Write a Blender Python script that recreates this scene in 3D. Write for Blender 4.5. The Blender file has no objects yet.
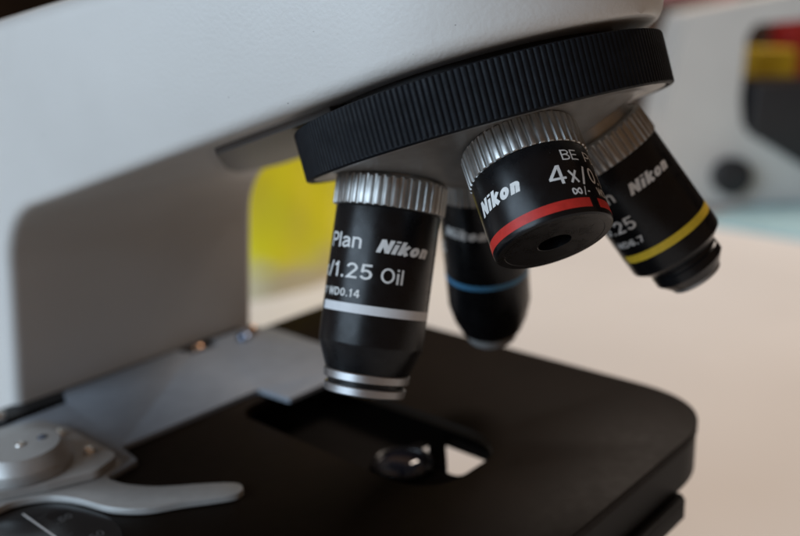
import bpy, bmesh, math, random
from mathutils import Vector, Matrix
random.seed(7)
S = 0.001                                   # everything below is written in millimetres
C = bpy.context.scene.collection
sc = bpy.context.scene
V = Vector

# ------------------------------------------------------------------ materials
def mat(name, col, rough=0.5, metal=0.0, spec=0.5, bump=0.0, bscale=1.0, var=0.0, vscale=0.2,
        rvar=0.0, specks=0.0, speckcol=(.06, .05, .045, 1), speckscale=.16, coat=0.0, aniso=None):
    """procedural principled material; scales are features per millimetre (object space is metres)"""
    m = bpy.data.materials.new(name); m.use_nodes = True
    nt = m.node_tree; N = nt.nodes; L = nt.links
    b = N['Principled BSDF']
    b.inputs['Roughness'].default_value = rough
    b.inputs['Metallic'].default_value = metal
    b.inputs['Specular IOR Level'].default_value = spec
    b.inputs['Coat Weight'].default_value = coat
    tc = N.new('ShaderNodeTexCoord')
    base = N.new('ShaderNodeRGB'); base.outputs[0].default_value = (*col, 1)
    out = base.outputs[0]
    if var:
        n = N.new('ShaderNodeTexNoise'); n.inputs['Scale'].default_value = vscale * 1000; n.inputs['Detail'].default_value = 5
        L.new(tc.outputs['Object'], n.inputs['Vector'])
        mr = N.new('ShaderNodeMapRange'); mr.inputs[1].default_value = .3; mr.inputs[2].default_value = .7
        mr.inputs[3].default_value = 1 - var; mr.inputs[4].default_value = 1 + var
        L.new(n.outputs['Fac'], mr.inputs[0])
        mx = N.new('ShaderNodeMix'); mx.data_type = 'RGBA'; mx.blend_type = 'MULTIPLY'; mx.inputs[0].default_value = 1
        L.new(out, mx.inputs[6]); L.new(mr.outputs[0], mx.inputs[7]); out = mx.outputs[2]
    if specks:                                # sparse specks of dirt with a shape of their own
        v = N.new('ShaderNodeTexVoronoi'); v.inputs['Scale'].default_value = speckscale * 1000
        L.new(tc.outputs['Object'], v.inputs['Vector'])
        lt = N.new('ShaderNodeMath'); lt.operation = 'LESS_THAN'; lt.inputs[1].default_value = specks
        L.new(v.outputs['Distance'], lt.inputs[0])
        mx = N.new('ShaderNodeMix'); mx.data_type = 'RGBA'; L.new(lt.outputs[0], mx.inputs[0])
        L.new(out, mx.inputs[6]); mx.inputs[7].default_value = speckcol; out = mx.outputs[2]
    L.new(out, b.inputs['Base Color'])
    if rvar:
        n = N.new('ShaderNodeTexNoise'); n.inputs['Scale'].default_value = 0.35 * 1000; n.inputs['Detail'].default_value = 6
        L.new(tc.outputs['Object'], n.inputs['Vector'])
        mr = N.new('ShaderNodeMapRange'); mr.inputs[1].default_value = .3; mr.inputs[2].default_value = .7
        mr.inputs[3].default_value = max(.02, rough - rvar); mr.inputs[4].default_value = rough + rvar
        L.new(n.outputs['Fac'], mr.inputs[0]); L.new(mr.outputs[0], b.inputs['Roughness'])
    if bump:
        n = N.new('ShaderNodeTexNoise'); n.inputs['Scale'].default_value = bscale * 1000; n.inputs['Detail'].default_value = 3
        L.new(tc.outputs['Object'], n.inputs['Vector'])
        bp = N.new('ShaderNodeBump'); bp.inputs['Strength'].default_value = bump; bp.inputs['Distance'].default_value = 0.00015
        L.new(n.outputs['Fac'], bp.inputs['Height']); L.new(bp.outputs[0], b.inputs['Normal'])
    return m

M = {
 'ivory':   mat('ivory_paint', (.66, .65, .62), .42, spec=.45, bump=.55, bscale=1.1, var=.03, vscale=.03, rvar=.05, specks=.022),
 'ring':    mat('black_grip', (.0045, .0058, .0082), .58, spec=.17, bump=.35, bscale=2.2, var=.25, vscale=.5, rvar=.08),
 'under':   mat('grey_metal_paint', (.30, .295, .285), .42, metal=.55, bump=.12, bscale=1.5, var=.06, vscale=.1, rvar=.08),
 'edge_plate':   mat('dark_grey_plate', (.13, .13, .13), .5, spec=.4, bump=.12, bscale=1.5, var=.06, vscale=.1),
 'barrel':  mat('black_barrel', (.005, .005, .0058), .30, spec=.30, speckcol=(.10, .10, .10, 1), speckscale=.42, specks=.030, bump=.03, bscale=3.0, var=.2, vscale=.3, rvar=.06),
 'collar':  mat('chromed_collar', (.43, .425, .41), .43, metal=1.0, bump=.05, bscale=2.0, var=.08, vscale=.4, rvar=.08),
 'silver':  mat('silver_ring', (.47, .47, .475), .42, metal=1.0, bump=.04, bscale=2.0, var=.06, vscale=.4, rvar=.06),
 'print':   mat('white_print', (.74, .74, .72), .5, spec=.3, var=.08, vscale=1.2),
 'white':   mat('white_ring', (.72, .73, .74), .45, spec=.3, var=.04, vscale=.6),
 'red':     mat('red_ring', (.52, .030, .022), .45, spec=.3, var=.10, vscale=.8),
 'yellow':  mat('yellow_ring', (.66, .46, .035), .45, spec=.3, var=.06, vscale=.8),
 'blue':    mat('blue_ring', (.07, .24, .42), .45, spec=.3, var=.06, vscale=.8),
 'stage':   mat('black_stage', (.0085, .0050, .0028), .52, spec=.07, bump=.08, bscale=2.5, var=.10, vscale=.08, rvar=.025, specks=.022, speckcol=(.06, .055, .05, 1), speckscale=.22),
 'stageb':  mat('black_stage_under', (.0040, .0030, .0023), .45, spec=.09, bump=.1, bscale=2.0, var=.2, vscale=.1),
 'alu':     mat('brushed_plate', (.25, .275, .31), .48, metal=.22, bump=.10, bscale=2.5, var=.06, vscale=.15, rvar=.06),
 'alu2':    mat('satin_knob', (.46, .455, .44), .40, metal=.4, bump=.30, bscale=2.8, var=.05, vscale=.3, rvar=.05),
 'screw':   mat('bright_screw', (.82, .79, .74), .26, metal=1.0, var=.1, vscale=.8),
 'copper':  mat('copper_screw', (.40, .24, .15), .22, metal=1.0, var=.1, vscale=.8),
 'bluesteel': mat('blued_screw', (.22, .28, .40), .22, metal=1.0, var=.1, vscale=.8),
 'dark':    mat('black_rack', (.012, .012, .013), .5, var=.2, vscale=.4),
 'gloss':   mat('black_scale', (.010, .010, .011), .16, spec=.5, var=.2, vscale=.2),
 'mark':    mat('grey_marks', (.10, .10, .10), .5, var=.1, vscale=1),
 'glass':   mat('lens_glass', (.012, .012, .018), .03, spec=.9, coat=.6),
 'brass':   mat('brass_tip', (.72, .55, .32), .25, metal=1.0, var=.1, vscale=1),
 'table':   mat('table_laminate', (.77, .745, .715), .50, spec=.35, bump=.05, bscale=.4, var=.05, vscale=.004, rvar=.06),
 'wall':    mat('brown_wall', (.034, .020, .012), .8, spec=.1, var=.3, vscale=.003),
 'ivory2':  mat('ivory_paint_far', (.64, .62, .58), .45, var=.03, vscale=.02),
 'black2':  mat('black_plastic_far', (.014, .014, .016), .5, var=.15, vscale=.05),
 'cyan':    mat('cyan_mat', (.36, .55, .60), .6, spec=.2, var=.08, vscale=.02, bump=.1, bscale=.3),
 'ybottle': mat('yellow_plastic', (.66, .45, .02), .4, var=.12, vscale=.02),
 'rbottle': mat('red_plastic', (.38, .018, .014), .4, var=.12, vscale=.02),
 'brown':   mat('brown_card', (.070, .038, .022), .7, var=.25, vscale=.02),
 'pink':    mat('pink_card', (.42, .18, .17), .6, var=.1, vscale=.02),
}
def bag_material():
    m = mat('yellow_bag', (.88, .83, .025), .38, var=.05, vscale=.02)
    nt = m.node_tree; N = nt.nodes; L = nt.links; b = N['Principled BSDF']
    tc = N.new('ShaderNodeTexCoord')
    mp = N.new('ShaderNodeMapping'); mp.inputs['Scale'].default_value = (14, 14, 30)
    n = N.new('ShaderNodeTexNoise'); n.inputs['Scale'].default_value = 1.0; n.inputs['Detail'].default_value = 4
    L.new(tc.outputs['Object'], mp.inputs[0]); L.new(mp.outputs[0], n.inputs['Vector'])
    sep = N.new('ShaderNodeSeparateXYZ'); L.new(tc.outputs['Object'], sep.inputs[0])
    # pale wrinkle reflections painted into the colour of the lower bag
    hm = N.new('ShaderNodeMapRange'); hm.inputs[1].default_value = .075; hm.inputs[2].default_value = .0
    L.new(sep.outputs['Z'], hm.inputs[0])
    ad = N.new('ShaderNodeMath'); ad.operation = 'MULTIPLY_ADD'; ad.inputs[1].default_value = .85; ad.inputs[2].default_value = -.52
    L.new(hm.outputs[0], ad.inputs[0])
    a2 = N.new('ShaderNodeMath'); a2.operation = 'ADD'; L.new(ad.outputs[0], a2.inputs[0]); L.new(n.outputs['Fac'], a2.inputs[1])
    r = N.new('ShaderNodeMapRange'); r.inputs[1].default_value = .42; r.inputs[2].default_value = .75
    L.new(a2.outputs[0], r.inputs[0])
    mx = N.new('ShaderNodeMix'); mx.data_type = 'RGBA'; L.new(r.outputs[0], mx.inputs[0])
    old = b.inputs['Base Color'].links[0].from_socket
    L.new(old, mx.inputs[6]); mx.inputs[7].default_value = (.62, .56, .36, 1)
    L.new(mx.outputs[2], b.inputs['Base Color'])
    return m
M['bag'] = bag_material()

# ------------------------------------------------------------------ object helpers
def empty(name, loc, label=None, cat=None, group=None):
    o = bpy.data.objects.new(name, None); C.objects.link(o); o.location = V(loc) * S
    o.empty_display_size = .01
    if label: o['label'] = label
    if cat: o['category'] = cat
    if group: o['group'] = group
    return o
def world_of(o):
    p = V((0, 0, 0))
    while o: p = p + o.location; o = o.parent
    return p
def obj(name, bm, m, parent=None, origin=None, smooth=40, label=None, cat=None, kind=None, group=None, fix=True):
    """bm in world millimetres -> one mesh object with its origin at `origin` (default: middle of its box)"""
    if fix: bmesh.ops.recalc_face_normals(bm, faces=bm.faces[:])
    if origin is None:
        xs = [v.co for v in bm.verts]
        lo = V([min(c[i] for c in xs) for i in range(3)]); hi = V([max(c[i] for c in xs) for i in range(3)])
        origin = (lo + hi) / 2
    origin = V(origin)
    for v in bm.verts: v.co = (v.co - origin) * S
    if smooth:
        for f in bm.faces: f.smooth = True
        a = math.radians(smooth)
        for e in bm.edges:
            if len(e.link_faces) == 2 and e.link_faces[0].normal.angle(e.link_faces[1].normal, 0) > a: e.smooth = False
    me = bpy.data.meshes.new(name); bm.to_mesh(me); bm.free(); me.materials.append(m)
    o = bpy.data.objects.new(name, me); C.objects.link(o)
    o.location = origin * S
    if parent:
        o.location = origin * S - world_of(parent); o.parent = parent
    if label: o['label'] = label
    if cat: o['category'] = cat
    if kind: o['kind'] = kind
    if group: o['group'] = group
    return o

def lathe(bm, prof, root, d, x, y, n=96, cap0=True, cap1=True, ph0=None, ph1=None, mod=None):
    """prof: (t, r[, modulate]) stations along direction d from root"""
    root, d, x, y = V(root), V(d), V(x), V(y)
    full = ph0 is None
    steps = n if full else n + 1
    rings = []
    for st in prof:
        t, r = st[0], st[1]; k = st[2] if len(st) > 2 else 0
        row = []
        for i in range(steps):
            a = 2 * math.pi * i / n if full else math.radians(ph0 + (ph1 - ph0) * i / n)
            rr = r - (k * mod(i) if mod and k else 0)
            row.append(bm.verts.new(root + d * t + (x * math.cos(a) + y * math.sin(a)) * rr))
        rings.append(row)
    for a, b in zip(rings, rings[1:]):
        for i in range(n):
            j = (i + 1) % steps
            bm.faces.new((a[i], a[j], b[j], b[i]))
    if full and cap0: bm.faces.new(rings[0][::-1])
    if full and cap1: bm.faces.new(rings[-1])
    return rings

def prism(bm, poly, z0, z1, bevel=0.0, seg=2):
    lo = [bm.verts.new((p[0], p[1], z0)) for p in poly]; hi = [bm.verts.new((p[0], p[1], z1)) for p in poly]
    top = bm.faces.new(hi); bm.faces.new(lo[::-1])
    n = len(poly)
    for i in range(n): bm.faces.new((lo[i], lo[(i + 1) % n], hi[(i + 1) % n], hi[i]))
    if bevel:
        bmesh.ops.recalc_face_normals(bm, faces=bm.faces[:])
        bmesh.ops.bevel(bm, geom=[e for e in top.edges], offset=bevel, segments=seg, affect='EDGES', profile=.5)
def rounded(poly, radii, k=7):
    """round the corners of a polygon; radii: one number or one per corner"""
    out = []; n = len(poly)
    for i, p in enumerate(poly):
        r = radii if isinstance(radii, (int, float)) else radii[i]
        p = V(p); a = V(poly[i - 1]); b = V(poly[(i + 1) % n])
        u = (a - p); w = (b - p)
        if r <= 0: out.append(tuple(p)); continue
        ang = u.angle(w); u.normalize(); w.normalize()
        l = min(r / math.tan(ang / 2), .49 * (a - p).length, .49 * (b - p).length)
        q0, q1 = p + u * l, p + w * l
        for s in range(k + 1):
            s /= k
            out.append(tuple((1 - s) ** 2 * q0 + 2 * s * (1 - s) * p + s * s * q1))
    return out
def spline(pts, k=6, closed=False):
    out = []; n = len(pts); P = [V(p) for p in pts]
    rng = range(n if closed else n - 1)
    for i in rng:
        p0 = P[(i - 1) % n] if closed or i > 0 else P[i]; p1 = P[i]; p2 = P[(i + 1) % n]
        p3 = P[(i + 2) % n] if closed or i + 2 < n else p2
        for s in range(k):
            t = s / k
            out.append(tuple(.5 * ((2 * p1) + (p2 - p0) * t + (2 * p0 - 5 * p1 + 4 * p2 - p3) * t * t + (3 * p1 - p0 - 3 * p2 + p3) * t ** 3)))
    if not closed: out.append(tuple(P[-1]))
    return out
def box(bm, lo, hi, bevel=0.0, seg=2):
    r = bmesh.ops.create_cube(bm, size=1); vs = r['verts']
    lo, hi = V(lo), V(hi)
    for v in vs: v.co = V([(lo[i] + hi[i]) / 2 + v.co[i] * (hi[i] - lo[i]) for i in range(3)])
    if bevel:
        es = {e for v in vs for e in v.link_edges}
        bmesh.ops.bevel(bm, geom=list(es), offset=bevel, segments=seg, affect='EDGES', profile=.5)

# ------------------------------------------------------------------ lettering
def arc(cx, cy, rx, ry, a0, a1, n=14):
    return [(cx + rx * math.cos(math.radians(a0 + (a1 - a0) * i / n)), cy + ry * math.sin(math.radians(a0 + (a1 - a0) * i / n))) for i in range(n + 1)]
def glyph_table(w):
    """sans-serif letters as pen strokes inside a cap height of 1; w is the pen width"""
    h = w / 2; t = 1 - h; X = .73 - h           # top of capitals, top of lower case
    G = {
     '0': (.62, [arc(.31, .5, .31 - h, .5 - h, 90, 450, 32)]),
     '1': (.42, [[(.05, .76), (.18, .80), (.27, .90), (.30, 1.0)], [(.34 - h, 0), (.34 - h, 1.0)]]),
     '2': (.60, [arc(.30, .70, .30 - h, .30 - h, 175, -38) + [(h * 1.3, h), (.60, h)]]),
     '4': (.66, [[(.50 - h * .4, 0), (.50 - h * .4, 1.0)], [(.50 - h, .97), (h * .9, .23 + h * 1.2)], [(h * .2, .23 + h), (.66, .23 + h)]]),
     '5': (.60, [[(.56, t), (.15, t), (.09 + h * .3, .47)], arc(.29, .33, .31 - h, .33 - h, 148, -155)]),
     '6': (.60, [arc(.30, .32, .30 - h, .32 - h, 90, 450, 30), [(.56, .80), (.50, .91), (.40, t + .01), (.30, t), (.15, .85), (h + .01, .55), (h, .32)]]),
     '7': (.58, [[(0, t), (.58 - h, t), (.40, .55), (.24, 0)]]),
     '/': (.34, [[(.02, -.03), (.32, 1.02)]]), '.': (.20, [[(.10, 0), (.10, w * 1.15)]]), '-': (.40, [[(.03, .37), (.37, .37)]]),
     ' ': (.30, []),
     'x': (.54, [[(.04, 0), (.50, .73)], [(.50, 0), (.04, .73)]]),
     'B': (.68, [[(h, 0), (h, 1)], [(h, t), (.38, t)] + arc(.38, .75, .24, .25 - h, 90, -90) + [(h, .5)], [(.38, .5)] + arc(.39, .25 + h / 2, .27 - h * .3, .25 - h / 2, 90, -90) + [(h, h)]]),
     'E': (.62, [[(h, 0), (h, 1)], [(h, t), (.60, t)], [(h, .52), (.56, .52)], [(h, h), (.62, h)]]),
     'P': (.66, [[(h, 0), (h, 1)], [(h, t), (.38, t)] + arc(.38, .70, .28 - h * .6, .30 - h, 90, -90) + [(h, .40 + h)]]),
     'D': (.72, [[(h, 0), (h, 1)], [(h, t), (.30, t)] + arc(.30, .5, .42 - h, .5 - h, 90, -90) + [(h, h)]]),
     'N': (.72, [[(h, 0), (h, 1)], [(.72 - h, 0), (.72 - h, 1)], [(h * .9, .96), (.72 - h * .9, .04)]]),
     'O': (.80, [arc(.40, .5, .40 - h, .5 - h, 90, 450, 36)]),
     'W': (.96, [[(.02, 1), (.24, .03), (.48, .97), (.72, .03), (.94, 1)]]),
     'l': (w, [[(h, 0), (h, 1)]]), 'i': (w, [[(h, 0), (h, .73)], [(h, .86), (h, 1.0)]]),
     'a': (.56, [[(.05, .55)] + arc(.27, X - .16, .21, .16, 150, 0) + [(.48, .12), (.55, h * .7)], [(.48, .43), (.25, .40)] + arc(.22, .20, .22 - h, .20 - h * .9, 95, 300) + [(.48, .20)]]),
     'n': (.54, [[(h, 0), (h, .73)], [(h, .42)] + arc(.27, .73 - .24, .27 - h, .24 - h, 170, 0) + [(.54 - h, 0)]]),
     'k': (.56, [[(h, 0), (h, 1)], [(.50, .73), (h * 1.4, .30)], [(.22, .40), (.53, 0)]]),
     'o': (.60, [arc(.30, .365, .30 - h, .365 - h, 90, 450, 32)]),
     '∞': (1.05, [[(.525 + .46 * math.cos(a), .42 + .40 * math.sin(2 * a) * .8) for a in [2 * math.pi * i / 44 for i in range(45)]]]),
    }
    return G
def ribbon(pts, w):
    P = [V((p[0], p[1])) for p in pts]; n = len(P); L = []; Rr = []
    closed = (P[0] - P[-1]).length < 1e-4 and n > 4
    for i in range(n):
        if closed: a, b = P[(i - 1) % (n - 1)], P[(i + 1) % (n - 1)] if i < n - 1 else P[1]
        else: a, b = P[max(0, i - 1)], P[min(n - 1, i + 1)]
        d0 = (P[i] - a) if (P[i] - a).length > 1e-6 else (b - P[i]); d1 = (b - P[i]) if (b - P[i]).length > 1e-6 else d0
        d0 = d0.normalized(); d1 = d1.normalized(); t = (d0 + d1)
        t = t.normalized() if t.length > 1e-3 else d1
        nn = V((-t.y, t.x)); k = w / 2 / max(.45, nn.dot(V((-d1.y, d1.x))))
        L.append(P[i] + nn * k); Rr.append(P[i] - nn * k)
    return L, Rr
def letters(bm, text, place, p0, p1, base, cap, shear=0.0, w=.13, gap=.13):
    """write text between p0 and p1 along the writing direction; place(s, base, height, lift) -> world point"""
    G = glyph_table(w); x = 0.0; strokes = []
    for ch in text:
        adv, st = G[ch]
        for q in st: strokes.append([(p[0] + x, p[1]) for p in q])
        x += adv + gap
    tot = x - gap
    for k, q in enumerate(strokes):
        d = []
        for a, b in zip(q, q[1:]):              # fine enough to follow the curved barrel
            m = max(1, int(math.dist(a, b) * cap / .4)); d += [(a[0] + (b[0] - a[0]) * i / m, a[1] + (b[1] - a[1]) * i / m) for i in range(m)]
        d.append(q[-1])
        L, Rr = ribbon(d, w); lift = .003 * (k % 9)
        rows = []
        for u, v in zip(L, Rr):
            rows.append([bm.verts.new(place(p0 + (c.x + shear * (c.y - .4)) / tot * (p1 - p0), base, c.y * cap, lift)) for c in (u, v)])
        for a, b in zip(rows, rows[1:]): bm.faces.new((a[0], a[1], b[1], b[0]))

# ------------------------------------------------------------------ the setting
bm = bmesh.new(); prism(bm, rounded([(-1500, -700), (700, -700), (700, 1900), (-1500, 1900)], 30), -175, -150, 3)
obj('table', bm, M['table'], kind='structure', label='pale beige table top under the microscope')
bm = bmesh.new(); box(bm, (-3600, 2300, -900), (2200, 2340, 2000)); box(bm, (-3640, -900, -900), (-3600, 2340, 2000))
obj('wall', bm, M['wall'], kind='structure')

# ------------------------------------------------------------------ the microscope
scope = empty('microscope', (-60, 0, -150), 'ivory laboratory microscope in the foreground with four black objectives over a black stage', 'microscope')

def arm_mesh():
    st = []      # (bottom/front point x,z ; top/back point x,z ; near y ; far y)
    def arm_y(x):
        s = (x + 100) / 119.0
        return -58 + 20 * s, 34 + 10 * s
    for z in (-150, -110, -70, -40, -15, 5, 20, 32, 42):
        k = (z - 25) * .115
        st.append(((-108, z), (-190, z), -61.5 + max(k, -12), 30.5 + max(k, -12)))
    cx, cz, r = -86, 42.2, 22
    tops = [(-191, 60), (-190, 78), (-186, 92), (-176, 102), (-160, 108.5), (-140, 110.5), (-118, 112.2)]
    for i in range(1, 8):
        a = math.radians(180 - 73 * i / 7)
        b = (cx + r * math.cos(a), cz + r * math.sin(a)); k = i / 7
        y0, y1 = arm_y(-95)
        st.append((b, tops[i - 1], (-59.5) * (1 - k) + y0 * k, 32.5 * (1 - k) + y1 * k))
    def zb(x):
        return 65.3 + .302 * (x + 85)
    for x in (-80, -65, -50, -35, -20, -8, 4, 12):
        y0, y1 = arm_y(x); st.append(((x, zb(x)), (x, 118.9 + .135 * (x + 65)), y0, y1))
    for i in range(0, 25):
        a = math.radians(90 * i / 24 * .995)
        x = 18 + 42.0 * math.sin(a); h = 41.2 * math.cos(a)
        st.append(((x, zb(x)), (x, 118.9 + .135 * (x + 65)), 3 - h, 3 + h))
    bm = bmesh.new(); rows = []
    K = 6
    for (b, t, y0, y1) in st:
        B = V((b[0], 0, b[1])); T = V((t[0], 0, t[1])); U = (T - B); L = U.length; U.normalize()
        w = y1 - y0; r0 = min(3.6, w * .49); r1 = min(6, w * .49)
        row = []
        for (u, y, rr, su, sy, a0) in ((r0, y0 + r0, r0, 0, 0, 270), (r0, y1 - r0, r0, 0, 0, 0), (L - r1, y1 - r1, r1, 0, 0, 90), (L - r1, y0 + r1, r1, 0, 0, 180)):
            for i in range(K + 1):
                # angle measured in (y, u): corners run near-bottom, far-bottom, far-top, near-top
                a = {270: math.radians(180 + 90 * i / K), 0: math.radians(270 + 90 * i / K), 90: math.radians(90 * i / K), 180: math.radians(90 + 90 * i / K)}[a0]
                row.append(bm.verts.new(B + U * (u + rr * math.sin(a)) + V((0, y + rr * math.cos(a), 0))))
        rows.append(row)
    n = len(rows[0])
    for a, b in zip(rows, rows[1:]):
        for i in range(n): bm.faces.new((a[i], a[(i + 1) % n], b[(i + 1) % n], b[i]))
    bm.faces.new(rows[0]); bm.faces.new(rows[-1][::-1])
    return bm
arm = obj('arm', arm_mesh(), M['ivory'], scope, smooth=50)
bm = bmesh.new(); prism(bm, rounded([(-200, -78), (64, -70), (64, 60), (-200, 60)], [20, 30, 30, 20]), -149.5, -118, 6, 3)
obj('base', bm, M['ivory'], scope)
# added grey plate along the arm's sloping underside; its slanted edge draws a shade boundary
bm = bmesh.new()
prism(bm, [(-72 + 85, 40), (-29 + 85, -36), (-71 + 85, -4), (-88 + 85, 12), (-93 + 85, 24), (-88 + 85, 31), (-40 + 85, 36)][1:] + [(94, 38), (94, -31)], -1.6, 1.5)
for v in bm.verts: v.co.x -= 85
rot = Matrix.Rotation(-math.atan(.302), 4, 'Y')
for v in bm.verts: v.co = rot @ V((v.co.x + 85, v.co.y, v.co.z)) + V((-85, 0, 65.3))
obj('shade_edge_plate', bm, M['edge_plate'], scope)

# revolving nosepiece
NC = V((22.92, 2.968, 78.184)); NA = V((.29991, -.00716, -.95394)).normalized()
NX = V((0, -1, 0)); NX = (NX - NA * NX.dot(NA)).normalized(); NY = NA.cross(NX)
bm = bmesh.new(); R = 43.33
NR = 212; SUB = 6
def rib(i, s=SUB):
    k = i % s
    return (1.0, .35, 0, 0, 0, .35)[k]
lathe(bm, [(-15.2, 34), (-16.3, R - 1.4), (-16.05, R - .5), (-15.9, R - .1, .18), (-15.6, R, .27), (-12, R, .27), (-8.5, R, .27), (-5.5, R, .27), (-5.15, R, .2), (-5.0, R - .02, .05), (-4.85, R - .15), (-4.66, R - .45), (-4.66, R - 1.2), (-6, R - 1.6), (-6, 34)],
      NC, NA, NX, NY, n=NR * SUB, cap0=False, cap1=False, mod=rib)
nose = obj('nosepiece', bm, M['ring'], scope, smooth=35, label='revolving nosepiece with a ribbed black grip ring')
bm = bmesh.new()
lathe(bm, [(-5.6, R - 1.65), (-4.9, R - 1.9), (-4.75, R - 2.3), (-4.75, 37.2), (-5.0, 36.6), (-4.7, 35.4), (3.2, 16), (5.6, 9), (6.3, 5)], NC, NA, NX, NY, n=160, cap0=False)
obj('underside', bm, M['under'], nose)
bm = bmesh.new(); lathe(bm, [(-22, 33), (-15.25, 33.9)], NC, NA, NX, NY, n=96)
obj('neck', bm, M['dark'], nose)

# objectives: root, direction, toward-the-viewer reference, sideways reference
def objective(label, root, d, x, y, rc, kt, rb, prof, ring, ring_mat, tips, texts, text_mat='print', ribs=42, hole=None, boss=5.0):
    root, d, x, y = V(root), V(d).normalized(), V(x), V(y)
    bm = bmesh.new()
    lathe(bm, prof, root, d, x, y, n=160)
    ob = obj('objective', bm, M['barrel'], scope, origin=root, smooth=25, label=label)
    bm = bmesh.new(); sub = 8
    def m(i): return (1, .9, .12, 0, 0, 0, .12, .9)[i % sub]
    lathe(bm, [(-boss, rc - 2.2), (-.25, rc - 2.2), (-.1, rc - .9), (.05, rc - .75), (.35, rc - .35, .0), (.8, rc, .5), (2.5, rc, .5), (4.5, rc, .5), (kt - .5, rc, .5), (kt - .2, rc - .08, .35), (kt - .03, rc - .3, .1), (kt, rc - .6), (kt + .02, rb - 1)],
          root, d, x, y, n=ribs * sub, mod=m)
    obj('knurled_collar', bm, M['collar'], ob, smooth=28)
    t0, t1, a0, a1 = ring
    bm = bmesh.new(); e = .035
    rr = lathe(bm, [(t0, rb - .3), (t0, rb + e), ((t0 + t1) / 2, rb + e), (t1, rb + e), (t1, rb - .3)], root, d, x, y, n=128, ph0=a0, ph1=a1)
    obj('colour_ring', bm, ring_mat, ob, smooth=30)
    for (nm, pr, mt) in tips:
        bm = bmesh.new(); lathe(bm, pr, root, d, x, y, n=96)
        obj(nm, bm, mt, ob, smooth=25)
    bm = bmesh.new()
    def place(s, base, h, lift):
        a = s / rb; t = base - h
        return root + d * t + (x * math.cos(a) + y * math.sin(a)) * (rb + .02 + lift)
    for (tx, a0, a1, base, cap, sh, w) in texts:
        letters(bm, tx, place, math.radians(a0) * rb, math.radians(a1) * rb, base, cap, sh, w, .10 if w > .2 else .13)
    for f in bm.faces: f.normal_update()
    obj('lettering', bm, M[text_mat], ob, smooth=0, fix=False)
    return ob

# 4x, red ring, nearest
objective('short objective with a red ring and the marking 4x, nearest the viewer',
  (41.0877, -12.0831, 84.3382), (.5717, -.2844, -.7696), (.3507, -.7632, .5426), (.7417, .5802, .3366),
  12.57, 7.35, 12.28,
  [(6.8, 11.2), (7.3, 11.9), (7.55, 12.2), (7.8, 12.28), (14, 12.28), (22.5, 12.28), (22.95, 12.1), (23.25, 11.7), (23.25, 10.3), (23.2, 10.24), (23.25, 10.18), (23.25, 9.5), (23.25, 3.5), (23.2, 3.42), (18.5, 3.4), (16.5, 3.1)],
  (20.0, 22.0 - .05, 57, 407), M['red'],
  [('front_lens', [(16.4, 3.0), (16.9, 2.6), (17.2, 1.5), (17.3, .3)], M['glass'])],
  [('BE', 33.5, 52, 11.7, 2.25, 0, .12), ('Plan', 62, 99, 11.7, 2.25, 0, .12),
   ('4', 14.2, 30.8, 16.65, 4.0, 0, .118), ('x', 34, 43, 16.65, 3.55, 0, .14), ('/', 46.5, 54, 17.0, 3.8, 0, .11), ('0.10', 58, 94, 16.65, 3.5, 0, .14),
   ('∞', 31.5, 41.5, 19.3, 1.8, 0, .17), ('/', 43.8, 46.6, 19.4, 1.8, 0, .13), ('-', 48.0, 51.2, 19.3, 1.8, 0, .15), ('WD25', 63, 92, 19.2, 1.75, 0, .15),
   ('Nikon', -63.5, -11.2, 15.35, 3.1, .20, .25)])
# 10x, yellow ring
objective('objective with a yellow ring, leaning to the right behind the red-ringed one',
  (38.4506, 23.1087, 81.6691), (.4892, .3099, -.8153), (.5684, -.8222, .0285), (.6615, .4774, .5784),
  12.25, 6.96, 11.77,
  [(6.5, 10.8), (6.9, 11.4), (7.2, 11.7), (7.5, 11.77), (20, 11.77), (33.7, 11.77), (34.2, 11.6), (36.4, 9.0), (36.8, 8.5), (37.6, 8.5), (37.9, 8.85), (40.0, 8.85), (40.5, 8.4), (42.6, 6.7)],
  (28.0, 30.0, -67, 283), M['yellow'],
  [('front_cap', [(42.5, 6.6), (43.3, 6.5), (43.6, 6.2), (43.6, 3.2), (42.8, 2.8)], M['under']), ('front_lens', [(42.6, 2.9), (42.9, 2.0), (43.0, .3)], M['glass'])],
  [('Nikon', -4.5, 51.5, 15.1, 2.75, .25, .25), ('BE Plan', -104, -24, 14.3, 3.1, 0, .13), ('10x/0.25', -122, -20, 21.9, 3.2, 0, .14), ('WD6.7', -64, -23, 25.7, 1.6, 0, .16), ('∞/-', -95, -74, 25.7, 1.6, 0, .16)])
# 40x, blue ring, farthest
objective('objective with a blue ring, the farthest and most blurred',
  (6.4417, 19.437, 72.5503), (-.09, .214, -.9727), (.6137, -.7573, -.2234), (.7844, .6171, .0632),
  12.6, 7.1, 11.69,
  [(6.6, 10.8), (7.0, 11.3), (7.3, 11.6), (7.6, 11.69), (25, 11.69), (41.8, 11.69), (42.6, 11.5), (47, 10.5), (50.8, 8.9), (51.2, 8.3)],
  (30.9, 32.3, -250, 108), M['blue'],
  [('front_cap', [(51.1, 8.2), (51.3, 7.9), (54.2, 7.1), (55.0, 6.3), (55.2, 2.6), (54.8, 2.4)], M['alu2']), ('front_lens', [(54.7, 2.4), (55.0, 1.6), (55.05, .3)], M['glass'])],
  [('Nikon', -57, 4, 17.0, 3.0, .25, .25), ('40x/0.65', -160, -66, 23.5, 3.3, 0, .14)])
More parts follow.
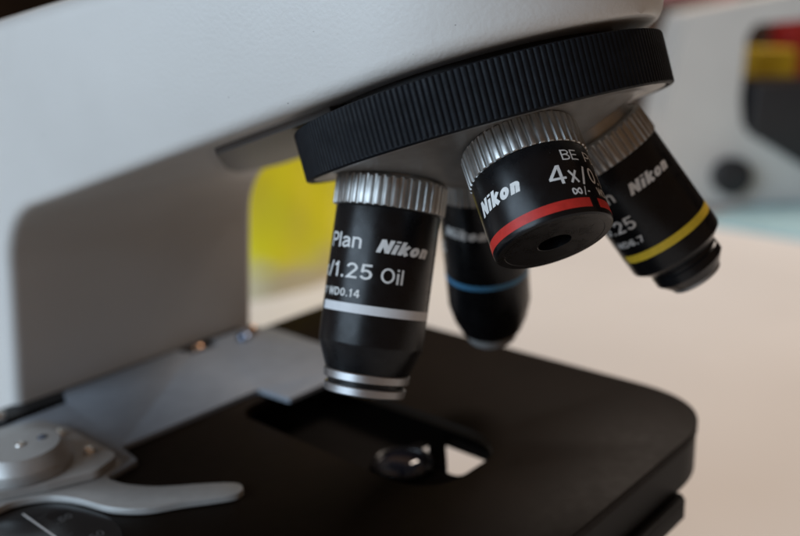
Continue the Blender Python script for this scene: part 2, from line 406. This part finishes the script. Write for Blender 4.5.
# 100x oil, white ring, left
objective('long oil objective with a white ring and two silver bands at its tip',
  (8.943, -16.2012, 74.0992), (.0716, -.3357, -.9392), (.6699, -.6815, .2947), (.739, .6503, -.1761),
  13.0, 7.06, 12.1,
  [(6.6, 11.2), (7.0, 11.7), (7.3, 12.0), (7.6, 12.1), (20, 12.1), (37.6, 12.1), (38.2, 12.0), (44.0, 9.75), (44.2, 9.1), (49.0, 8.6)],
  (29.0, 31.0, -72, 278), M['white'],
  [('silver_band', [(44.15, 9.2), (44.2, 9.8), (44.45, 9.98), (46.0, 9.85), (46.2, 9.6), (46.2, 9.0)], M['silver']),
   ('silver_band', [(47.3, 8.6), (47.35, 9.3), (47.6, 9.5), (49.1, 9.36), (49.4, 9.1), (49.45, 6)], M['silver']),
   ('front_lens_mount', [(49.2, 5.8), (50.0, 4.6), (50.6, 3.2), (50.7, 1.4)], M['brass'])],
  [('BE', -112, -88, 16.9, 3.35, 0, .13), ('Plan', -71.5, -24, 16.9, 3.35, 0, .13), ('Nikon', -5.5, 53, 17.25, 2.95, .28, .25),
   ('100', -124, -88, 23.5, 3.3, 0, .14), ('x', -86, -74, 23.5, 3.3, 0, .14), ('/1.25', -68.5, -8, 23.5, 3.35, 0, .14), ('Oil', 1.0, 25.0, 23.7, 3.3, 0, .13),
   ('∞/0.17', -112, -69, 27.7, 1.7, 0, .15), ('WD0.14', -63, -18.5, 27.65, 1.75, 0, .16)])

# ------------------------------------------------------------------ stage
def with_hole(outer, hole, z0, z1, bevel=.5):
    bm = bmesh.new()
    def loop(poly, z): return [bm.verts.new((p[0], p[1], z)) for p in poly]
    o1, h1 = loop(outer, z1), loop(hole, z1)
    es = []
    for L in (o1, h1):
        for i in range(len(L)): es.append(bm.edges.new((L[i], L[(i + 1) % len(L)])))
    r = bmesh.ops.triangle_fill(bm, edges=es, use_beauty=True, use_dissolve=False)
    top = [g for g in r['geom'] if isinstance(g, bmesh.types.BMFace)]
    ex = bmesh.ops.extrude_face_region(bm, geom=top)
    vs = [g for g in ex['geom'] if isinstance(g, bmesh.types.BMVert)]
    for v in vs: v.co.z = z0
    return bm
st_out = rounded([(-104, -150), (57.8, -150), (57.8, 66.2), (-104, 66.2)], [6, 26, 27, 6], 16)
slot = rounded([(-53, -23), (23.5, -23), (23.5, 10.5), (-53, 10.5)], [8, 16.4, 16.4, 8], 12)
bm = with_hole(st_out, slot, -2.8, 0)
bmesh.ops.recalc_face_normals(bm, faces=bm.faces[:])
es = [e for e in bm.edges if len(e.link_faces) == 2 and abs(e.verts[0].co.z) < .01 and abs(e.verts[1].co.z) < .01 and e.calc_face_angle(0) > .8]
bmesh.ops.bevel(bm, geom=es, offset=.45, segments=2, affect='EDGES', profile=.5)
stage = obj('stage', bm, M['stage'], scope, smooth=35, label='flat black stage with a rounded corner and a long slot')
inner = [(p[0] * .975 - .6, p[1] * .97) for p in st_out]
st_in = rounded([(-101, -147), (54.8, -147), (54.8, 63.2), (-101, 63.2)], [6, 23, 24, 6], 16)
bm = with_hole([(p[0] - .004 * p[0], p[1] - .004 * p[1]) for p in st_out], st_in, -14.2, -2.82)
obj('skirt', bm, M['stageb'], stage, smooth=35)
bm = bmesh.new(); prism(bm, rounded([(36, -140), (60.3, -140), (60.3, 36.2), (58.5, 38), (36, 38)], [3, .8, .6, .6, 1]), -20.4, -14.6, .5)
obj('carriage_rail', bm, M['stageb'], stage)
# condenser below the slot
bm = bmesh.new(); cx, cy = -3.0, -4.6
lathe(bm, [(44, 20), (30, 20), (29, 13), (16, 11.5), (12, 9.2), (8.3, 8.9), (8.0, 8.6), (8.0, 7.7), (8.3, 7.4)], (cx, cy, 0), (0, 0, -1), (1, 0, 0), (0, 1, 0), n=96)
cond = obj('condenser', bm, M['stageb'], scope, smooth=35)
bm = bmesh.new(); prism(bm, [(6.4, 3.2), (2.2, .4), (-9.2, 13.2), (-5.2, 16.4)], -11, -8.6)
obj('condenser_arm', bm, M['stageb'], cond)
bm = bmesh.new()
lathe(bm, [(8.4, 7.5), (7.6, 6.9), (6.7, 5.4), (6.0, 3.2), (5.8, 1.3), (5.78, .2)], (cx, cy, 0), (0, 0, -1), (1, 0, 0), (0, 1, 0), n=96)
obj('lens', bm, M['glass'], cond, smooth=60)
bm = bmesh.new(); lathe(bm, [(8.0, 8.55), (7.4, 8.45), (7.2, 8.1), (7.3, 7.7), (7.8, 7.4)], (cx, cy, 0), (0, 0, -1), (1, 0, 0), (0, 1, 0), n=96, cap0=False, cap1=False)
obj('lens_rim', bm, M['gloss'], cond, smooth=60)
# substage plate with a round opening round the condenser
bm = with_hole(rounded([(-80, -60), (34, -60), (34, 48), (-80, 48)], 4), rounded([(-10.5, .6), (12.8, .6), (12.8, 16), (-8, 16)], 3, 5), -12, -9.2)
obj('substage_plate', bm, M['stageb'], stage, smooth=35)

# ------------------------------------------------------------------ slide holder on the stage
pl = [(-57.5, -57.6), (-47.3, -58.8), (-45.4, -69), (-62, -86), (-96, -86), (-97, -53), (-106, -49.5), (-106.5, -7), (-99.5, -6), (-99, 4.5), (-105, 6), (-104, 24), (-98, 27.6), (-43.8, 27), (-43.8, -9.6), (-57.2, -10.6)]
bm = bmesh.new(); prism(bm, rounded(pl, [1, 1.6, 1.5, 3, 3, .8, .8, .6, .8, .8, .6, 1.5, 1, 2, .9, 1.6]), .15, 1.7, .3)
hold = obj('slide_holder', bm, M['alu'], scope, smooth=35, label='flat satin metal slide holder along the back of the stage')
bm = bmesh.new(); prism(bm, rounded([(-76, -63.6), (-49.2, -63.0), (-45.8, -71), (-50, -82), (-58, -97), (-84, -100), (-93, -82), (-86, -66)], [3, 4, 4, 6, 6, 6, 6, 4]), 2.3, 4.5, .5)
obj('clamp_plate', bm, M['alu2'], hold)
bm = bmesh.new(); kc = (-62.6, -81.4, 0)
lathe(bm, [(4.52, 11.3), (4.8, 11.6), (7.3, 11.6), (7.6, 11.45), (10.3, 9.3), (10.5, 9.1), (10.55, 7)], kc, (0, 0, 1), (1, 0, 0), (0, 1, 0), n=96)
knob = obj('clamp_knob', bm, M['alu2'], hold, smooth=30)
def screw(x, y, z, r, m, parent, h=1.2):
    bm = bmesh.new()
    lathe(bm, [(0, r * .7), (.1, r), (h * .4, r), (h * .75, r * .86), (h * .95, r * .55), (h, r * .38), (h - .5, r * .33), (h - .55, .05)], (x, y, z), (0, 0, 1), (1, 0, 0), (0, 1, 0), n=40)
    obj('screw', bm, m, parent, smooth=30)
screw(-71.8, -67.3, 4.4, 1.7, M['screw'], hold, 1.6)
screw(-55.6, -67.4, 4.4, 1.8, M['screw'], hold, 2.2)
screw(-62.8, -81.6, 10.4, 1.3, M['screw'], knob, .7)
screw(-62.3, -76.2, 10.45, 1.3, M['bluesteel'], knob, .5)
screw(-103.0, -1.0, .2, 2.2, M['copper'], hold, 2.6)
screw(-96.0, 14.0, 1.6, 2.4, M['bluesteel'], hold, 2.4)
screw(-98.3, 19.5, 1.6, 1.9, M['copper'], hold, 3.0)
screw(-101.5, -71.5, 1.6, 2.2, M['screw'], hold, 2.6)
lv = spline([(-52, -62), (-45.3, -68.6), (-41, -68.6), (-37.1, -67.3), (-31.6, -64.0), (-27, -59.8), (-23.2, -55.8), (-17.6, -50.8), (-14.6, -50.0), (-12.6, -51.7), (-13.2, -55.0), (-19.6, -63.8), (-24, -70.6), (-31, -75.8), (-40.3, -78.7), (-46, -81.4), (-50, -85.0), (-52.6, -90), (-54, -98), (-70, -98), (-72, -75)], 6, True)
bm = bmesh.new(); prism(bm, lv, .35, 2.0, .22)
obj('clip_lever', bm, M['alu2'], hold, smooth=35)
# toothed rack behind the holder
bm = bmesh.new(); prism(bm, [(-110, -90), (-106.8, -90), (-106.8, 20), (-110, 20)], .1, 1.3)
y = -88.0
for i in range(26):
    box(bm, (-106.9, y, .12), (-101.0, y + .95, 1.5)); y += 1.5
obj('rack', bm, M['dark'], hold, smooth=0)
# dark graduated plate
plate_outline = spline([(-52, -99), (-50.5, -88), (-46, -82), (-38.5, -78.9), (-30, -77.2), (-23, -78.2), (-16, -82.5), (-11, -90), (-9, -100), (-12, -112), (-24, -121), (-40, -121), (-49, -112)], 6, True)
bm = bmesh.new(); prism(bm, plate_outline, .05, .25, .06, 1)
scp = obj('scale_plate', bm, M['gloss'], scope, smooth=30, label='glossy black graduated plate with a white line')
bm = bmesh.new(); prism(bm, [(-48.2, -89.85), (-14, -89.1), (-14, -88.65), (-48.2, -89.4)], .27, .30)
obj('index_line', bm, M['print'], scp, smooth=0)
bm = bmesh.new()
for i in range(17):
    x = -43.6 + i * 1.25; l = 3.4 if i % 10 == 5 else (2.6 if i % 5 == 0 else 1.7)
    prism(bm, [(x, -88.4), (x + .16, -88.4), (x + .16, -88.4 + l), (x, -88.4 + l)], .27, .29)
def flat(s, base, h, lift): return V((base - h, s, .28 + lift))
letters(bm, '60', flat, -85.4, -82.4, -37.3, 2.4)
letters(bm, '50', flat, -84.4, -81.2, -24.6, 2.4)
obj('scale_marks', bm, M['mark'], scp, smooth=0)

# ------------------------------------------------------------------ things far behind
RH = V((.7308, .6826, 0)).normalized()
FH = V((-.6826, .7308, 0)).normalized()
CAMXY = V((145.15, -160.87, 0))
def far(r, d, z): return CAMXY + RH * r + FH * d + V((0, 0, z))
def extrude_far(poly, d0, d1, bevel=0):
    """outline in (sideways, height), standing upright and given real depth"""
    bm = bmesh.new(); n = len(poly)
    a = [bm.verts.new(far(p[0], d0, p[1])) for p in poly]; b = [bm.verts.new(far(p[0], d1, p[1])) for p in poly]
    fa = bm.faces.new(a); fb = bm.faces.new(b[::-1])
    for i in range(n): bm.faces.new((a[i], b[i], b[(i + 1) % n], a[(i + 1) % n]))
    if bevel:
        bmesh.ops.recalc_face_normals(bm, faces=bm.faces[:])
        bmesh.ops.bevel(bm, geom=list(fa.edges) + list(fb.edges), offset=bevel, segments=3, affect='EDGES', profile=.5)
    return bm
base = far(430, 1150, -146)
fm = empty('microscope', base, 'out-of-focus second white microscope with a black focus knob, far behind on the right', 'microscope')
body = [(338, -146), (341, -27), (360, 75), (367, 96), (520, 118), (690, 128), (690, 90), (560, 84), (446, 79), (438, 62), (435, -12), (440, -45), (460, -60), (520, -100), (640, -118), (640, -146)]
obj('body', extrude_far(rounded(body, [4, 20, 20, 6, 20, 8, 8, 10, 14, 20, 20, 14, 14, 14, 8, 4], 5), 1100, 1190), M['ivory2'], fm)
bm = bmesh.new(); lathe(bm, [(0, 23), (16, 24.5), (19, 24), (21, 21), (21.5, 12)], far(426, 1100, -107), -FH, RH, V((0, 0, 1)), n=48)
obj('focus_knob', bm, M['black2'], fm)
bm = extrude_far(rounded([(446, -54), (447, 8), (640, 4), (640, -116), (560, -108), (522, -101), (470, -68)], 5, 4), 1085, 1200, 3)
obj('stage', bm, M['black2'], fm)
# cyan mat under it
def quad_prism(pts, z0, z1):
    bm = bmesh.new(); prism(bm, rounded(pts, 6, 4), z0, z1, .5); return bm
obj('desk_mat', quad_prism([(-288, 832), (-120, 812), (300, 1100), (120, 1380), (-230, 1170)], -149.9, -146.3), M['cyan'],
    label='pale cyan mat on the table under the distant microscope', cat='mat')
# bottles and boxes behind
def bottle(name, r, d, rad, h, m, capm, label):
    e = far(r, d, -150)
    t = empty(name, e, label, 'bottle')
    bm = bmesh.new(); lathe(bm, [(0, rad * .94), (2, rad), (h * .72, rad), (h * .8, rad * .9), (h * .87, rad * .45), (h * .9, rad * .42)], e, (0, 0, 1), (1, 0, 0), (0, 1, 0), n=48)
    obj('bottle_body', bm, m, t)
    bm = bmesh.new(); lathe(bm, [(h * .885, rad * .48), (h * .89, rad * .52), (h * .99, rad * .5), (h, rad * .44)], e, (0, 0, 1), (1, 0, 0), (0, 1, 0), n=40)
    obj('cap', bm, capm, t)
bm = extrude_far(rounded([(519, -150), (521, 41), (580, 37), (580, -150)], 4, 3), 1270, 1320, 3)
obj('carton', bm, M['ybottle'], label='yellow out-of-focus carton seen through the opening of the far white microscope', cat='carton')
bm = extrude_far(rounded([(590, -150), (594, 90), (690, 100), (690, -150)], 4, 3), 1330, 1400, 3)
obj('carton', bm, M['rbottle'], label='red out-of-focus carton at the right edge, behind the yellow one', cat='carton')
bm = extrude_far(rounded([(430, -150), (430, 150), (900, 150), (900, -150)], 4, 3), 1480, 1560, 3)
obj('carton', bm, M['brown'], label='dark brown carton filling the opening behind the far white microscope', cat='carton')
bm = extrude_far(rounded([(424, -150), (434, 190), (560, 200), (560, -150)], 4, 3), 1440, 1470, 3)
obj('folder', bm, M['pink'], label='blurred pink folder showing above the far white microscope at the top edge', cat='folder')
bm = extrude_far(rounded([(395, -150), (398, 108), (470, 110), (470, -150)], 4, 3), 1290, 1370, 3)
obj('carton', bm, M['brown'], label='brown carton just left of the far white microscope, beside the grip ring', cat='carton')
# yellow bag behind the column
def bag():
    P1, P2 = V((-520, 318, 0)), V((-548, 520, 0)); ax = (P2 - P1).normalized(); nn = V((ax.y, -ax.x, 0))
    if nn.dot(CAMXY - P1) < 0: nn = -nn
    bm = bmesh.new(); nu, nz = 26, 22; W_ = (P2 - P1).length; H_ = 205.0
    rows = []
    for k in range(nz + 1):
        z = k / nz; row = []
        dep = 38 * (1 - z) ** .7 + 4
        for i in range(2 * nu):
            if i < nu: u = i / (nu - 1); s = 1
            else: u = 1 - (i - nu) / (nu - 1); s = -1
            bulge = (math.sin(math.pi * min(1, max(0, u))) ** .5) * dep
            wr = 3.0 * math.sin(9 * u + 5 * z) * math.sin(7 * z + 3 * u + s) + 1.5 * math.sin(23 * u - 11 * z)
            row.append(bm.verts.new(P1 + ax * (u * W_ + 4 * math.sin(6 * z)) + nn * s * (bulge + wr * min(1, bulge / 6)) + V((0, 0, -150 + z * H_ + 3 * math.sin(5 * u)* z))))
        rows.append(row)
    n = 2 * nu
    for a, b in zip(rows, rows[1:]):
        for i in range(n):
            j = (i + 1) % n
            bm.faces.new((a[i], a[j], b[j], b[i]))
    bm.faces.new(rows[0]); bm.faces.new(rows[-1])
    bmesh.ops.remove_doubles(bm, verts=bm.verts[:], dist=.05)
    return bm
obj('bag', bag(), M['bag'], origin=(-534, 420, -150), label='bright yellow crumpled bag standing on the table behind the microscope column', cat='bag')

# ------------------------------------------------------------------ camera
cam = bpy.data.cameras.new('camera'); co = bpy.data.objects.new('camera', cam); C.objects.link(co)
Rm = Matrix(((.73855463, -.16026826, .65486712), (.67286786, .23610812, -.7010719), (-.04225991, .95841903, .28221811)))
co.matrix_world = Matrix.Translation(V((145.1507, -160.8673, 111.4752)) * S) @ Rm.to_4x4()
cam.sensor_width = 36; cam.lens = 870 / 800 * 36
cam.clip_start = .005; cam.clip_end = 20
cam.dof.use_dof = True; cam.dof.focus_distance = .170; cam.dof.aperture_fstop = 9.0
sc.camera = co

# ------------------------------------------------------------------ light
w = bpy.data.worlds.new('World'); sc.world = w; w.use_nodes = True
bg = w.node_tree.nodes['Background']; bg.inputs[0].default_value = (.125, .074, .042, 1); bg.inputs[1].default_value = 1.0
def area(name, loc, target, sx, sy, energy, col):
    l = bpy.data.lights.new(name, 'AREA'); l.shape = 'RECTANGLE'; l.size = sx * S; l.size_y = sy * S; l.energy = energy; l.color = col
    o = bpy.data.objects.new(name, l); C.objects.link(o); o.location = V(loc) * S
    o.rotation_euler = (V(target) - V(loc)).to_track_quat('-Z', 'Y').to_euler()
area('window_light', (-650, -2950, 1130), (0, 0, 40), 2900, 1800, 99, (.625, .81, 1.0))
area('ceiling_lamp', (-190, 1350, 1450), (0, 300, -100), 600, 600, 23, (1.0, .86, .75))
sc.view_settings.view_transform = 'Standard'; sc.view_settings.look = 'None'; sc.view_settings.exposure = 0; sc.view_settings.gamma = 1
